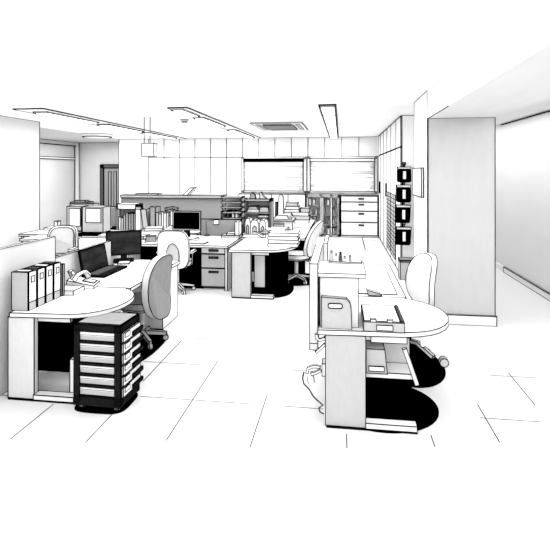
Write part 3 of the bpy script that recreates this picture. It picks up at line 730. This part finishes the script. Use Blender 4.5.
# things on the carton's lid
zl = 1.132
solo('pen_tray', MB().box(0, 0, 0, .27, .08, .012), WHITE, 'thin tray lying on the back of the carton lid', 'tray', None, (-.1, 3.98, zl))
for k, (x, r, h, m, l) in enumerate([(-.08, .016, .085, PALE, 'tallest pale bottle on the carton lid'), (-.04, .013, .06, WHITE, 'white small bottle on the carton lid, second from left'), (-.005, .015, .075, DARK, 'dark small bottle on the carton lid'), (.03, .012, .04, WHITE, 'lowest white little jar on the carton lid'), (.075, .011, .05, MID, 'little grey bottle standing alone at the right on the carton lid')]):
    t = thing('small_bottle', l, 'bottle', (x, 4.02, zl + .012), 0, 'little bottles on the carton lid')
    obj('bottle', MB().lathe([(r, 0), (r, h * .6), (r * .5, h * .75)], n=10), m, t, ink=.5); obj('cap', MB().lathe([(r * .55, h * .75), (r * .55, h)], n=8), m, t, ink=.5)
# letter tray
t = thing('letter_tray', 'low white and grey letter tray on the near right desk', 'letter tray', (.165, 3.55, .72))
obj('body', MB().box(0, 0, 0, .295, .44, .07), PALE, t)
obj('paper', MB().box(.004, .0, .07, .262, .42, .078), WHITE, t)
obj('side_rail', MB().prism([(.268, .07), (.29, .07), (.29, .082), (.272, .082)], 0.0, .43, 'y'), DARK, t, ink=.5)
obj('label_holder', MB().box(.095, -.006, .012, .21, 0, .05), WHITE, t)
obj('clip', MB().box(.05, -.004, .072, .09, .02, .09), WHITE, t); obj('clip', MB().box(.17, -.004, .072, .21, .02, .09), WHITE, t)
# below the desk: keyboard shelf, printer
t = thing('under_desk_tray', 'slim white keyboard tray hanging below the near right desk top', 'drawer', (.22, 3.58, .60))
obj('tray', MB().box(0, 0, .03, .26, .3, .084), WHITE, t); obj('peg', MB().cyl((.38, .05, .0), .015, .084, 10), WHITE, t)
t = thing('under_desk_shelf', 'white shelf with a slanted grey bracket below the near right desk', 'shelf', (.18, 3.6, .36))
obj('board', MB().box(0, 0, 0, .36, .35, .04), WHITE, t)
obj('back_panel', MB().box(.02, .2, .04, .35, .22, .24), PALE3, t)
obj('bracket', MB().tube([(.28, -.03, .24), (.37, -.03, -.02)], .022, 4), PANEL, t, lim=50)
t = thing('computer_case', 'small grey computer case with a drive slot on the under-desk shelf', 'computer', (.185, 3.58, .40))
obj('case', MB().prism([(0, 0), (.155, 0), (.135, .18), (0, .18)], 0, .3, 'y'), SOFT, t)
obj('slot', MB().box(.02, -.008, .02, .13, 0, .055), WHITE, t)
# chair R behind the desk
rc = chair('white office chair with a tall rounded back behind the near right desk', (.62, 5.0, 0), math.radians(112), WHITE, WHITE, bw=.48, bz=(.5, 1.04), tilt=.06, arms=False, curve=.3, e=.75, taper=.12, base=BLACK)
b = MB().tube([(-.3, -.1, .5), (-.32, .05, .52), (-.30, .2, .5)], .02, 6)
t = rc
X0, Y0 = P(409, 350, .5); X1, Y1 = P(436, 360, .5)
t = thing('support_arm', 'curved grey support arm with a round knob under the tip of the near right desk', 'support arm')
obj('grip', MB().tube([(X0, 4.05, .5), ((X0 + X1) / 2, 3.95, .51), (X1 + .02, 3.85, .44)], [.02, .02, .02], 4), PALE3, t, lim=50)
obj('knob', MB().tube([(.79, 3.8, .42), (.79, 3.85, .42)], .033, 14), PALE, t)
# handset and cord at the left of the panel
Yc = 3.55
def pt(x, y, Y=Yc): a = D(x, y, Y); return (a[0], Y, a[1])
t = thing('wall_telephone', 'grey telephone handset hanging on a looped cord left of the near right desk', 'telephone')
obj('handset', MB().tube([pt(*p) for p in ((307, 373), (308, 368), (314, 366), (320, 367), (321, 370), (316, 372.5), (311, 374))], .014, 4), PANEL, t, lim=50, ink=.8)
obj('mouthpiece', MB().tube([pt(308, 380), pt(314, 379)], .022, 10), WHITE, t, ink=.8)
obj('cord', MB().tube([pt(*p) for p in ((304, 372), (302.5, 378), (304, 384), (309, 389), (313, 396), (318, 401), (323, 405), (319, 408), (320, 412), (324, 414))], .0065, 6), DARK, t, ink=0)
obj('bracket', MB().box(*pt(322, 376), pt(325.4, 364)[0], Yc + .1, pt(325.4, 364)[2]), WHITE, t)
t = thing('clamp', 'bent metal clamp with a short lever under the left corner of the near right desk', 'clamp')
obj('hook', MB().tube([pt(*p) for p in ((316.5, 334), (317, 338), (320, 340), (325, 338))], .014, 4), WHITE, t, lim=50, ink=.9)
obj('lever', MB().tube([pt(325, 344), pt(316, 352.5)], .012, 4), WHITE, t, lim=50, ink=.9)

# ================================================================ CAMERA, LIGHT
cam = bpy.data.cameras.new('camera'); co = bpy.data.objects.new('camera', cam); COL.objects.link(co)
co.location = CAM; co.rotation_euler = (PI / 2, 0, YAW)
cam.sensor_width = 36; cam.sensor_fit = 'HORIZONTAL'; cam.lens = FP / 550 * 36; cam.shift_y = -104 / 550
cam.clip_start = .05
S.camera = co
W = bpy.data.worlds.new('world'); S.world = W; W.use_nodes = True
bg = W.node_tree.nodes['Background']; bg.inputs[0].default_value = (1, 1, 1, 1); bg.inputs[1].default_value = 2.0
def area(name, loc, rot, sx, sy, e):
    l = bpy.data.lights.new(name, 'AREA'); l.shape = 'RECTANGLE'; l.size = sx; l.size_y = sy; l.energy = e
    o = bpy.data.objects.new(name, l); COL.objects.link(o); o.location = loc; o.rotation_euler = rot; return o
area('ceiling_fill_near', (-1.5, .4, 2.85), (0, 0, 0), 6, 3, 180)  # added fill panel overhead, out of view, to brighten the near room
for X_ in (-4.98, -2.58, -.2): area('track_lamp', (X_, 8.6, 2.83), (0, 0, 0), .24, 10.6, 190)
area('corridor_fill', (2.5, 3.0, 2.77), (0, 0, 0), .8, 5, 80)  # added fill light for the corridor, no fixture there
area('corridor_fill_far', (2.4, 9.5, 2.77), (0, 0, 0), .9, 7, 70)  # second added fill, brightens the far corridor
area('alcove_fill', (-7.8, 12.5, 2.86), (0, 0, 0), 1.6, 5, 200)  # added fill for the alcove, far larger than the round lamp nearby
S.cycles.max_bounces = 16; S.cycles.diffuse_bounces = 12
S.view_settings.view_transform = 'Standard'; S.view_settings.look = 'None'; S.view_settings.gamma = 1
S.view_settings.exposure = -0.15
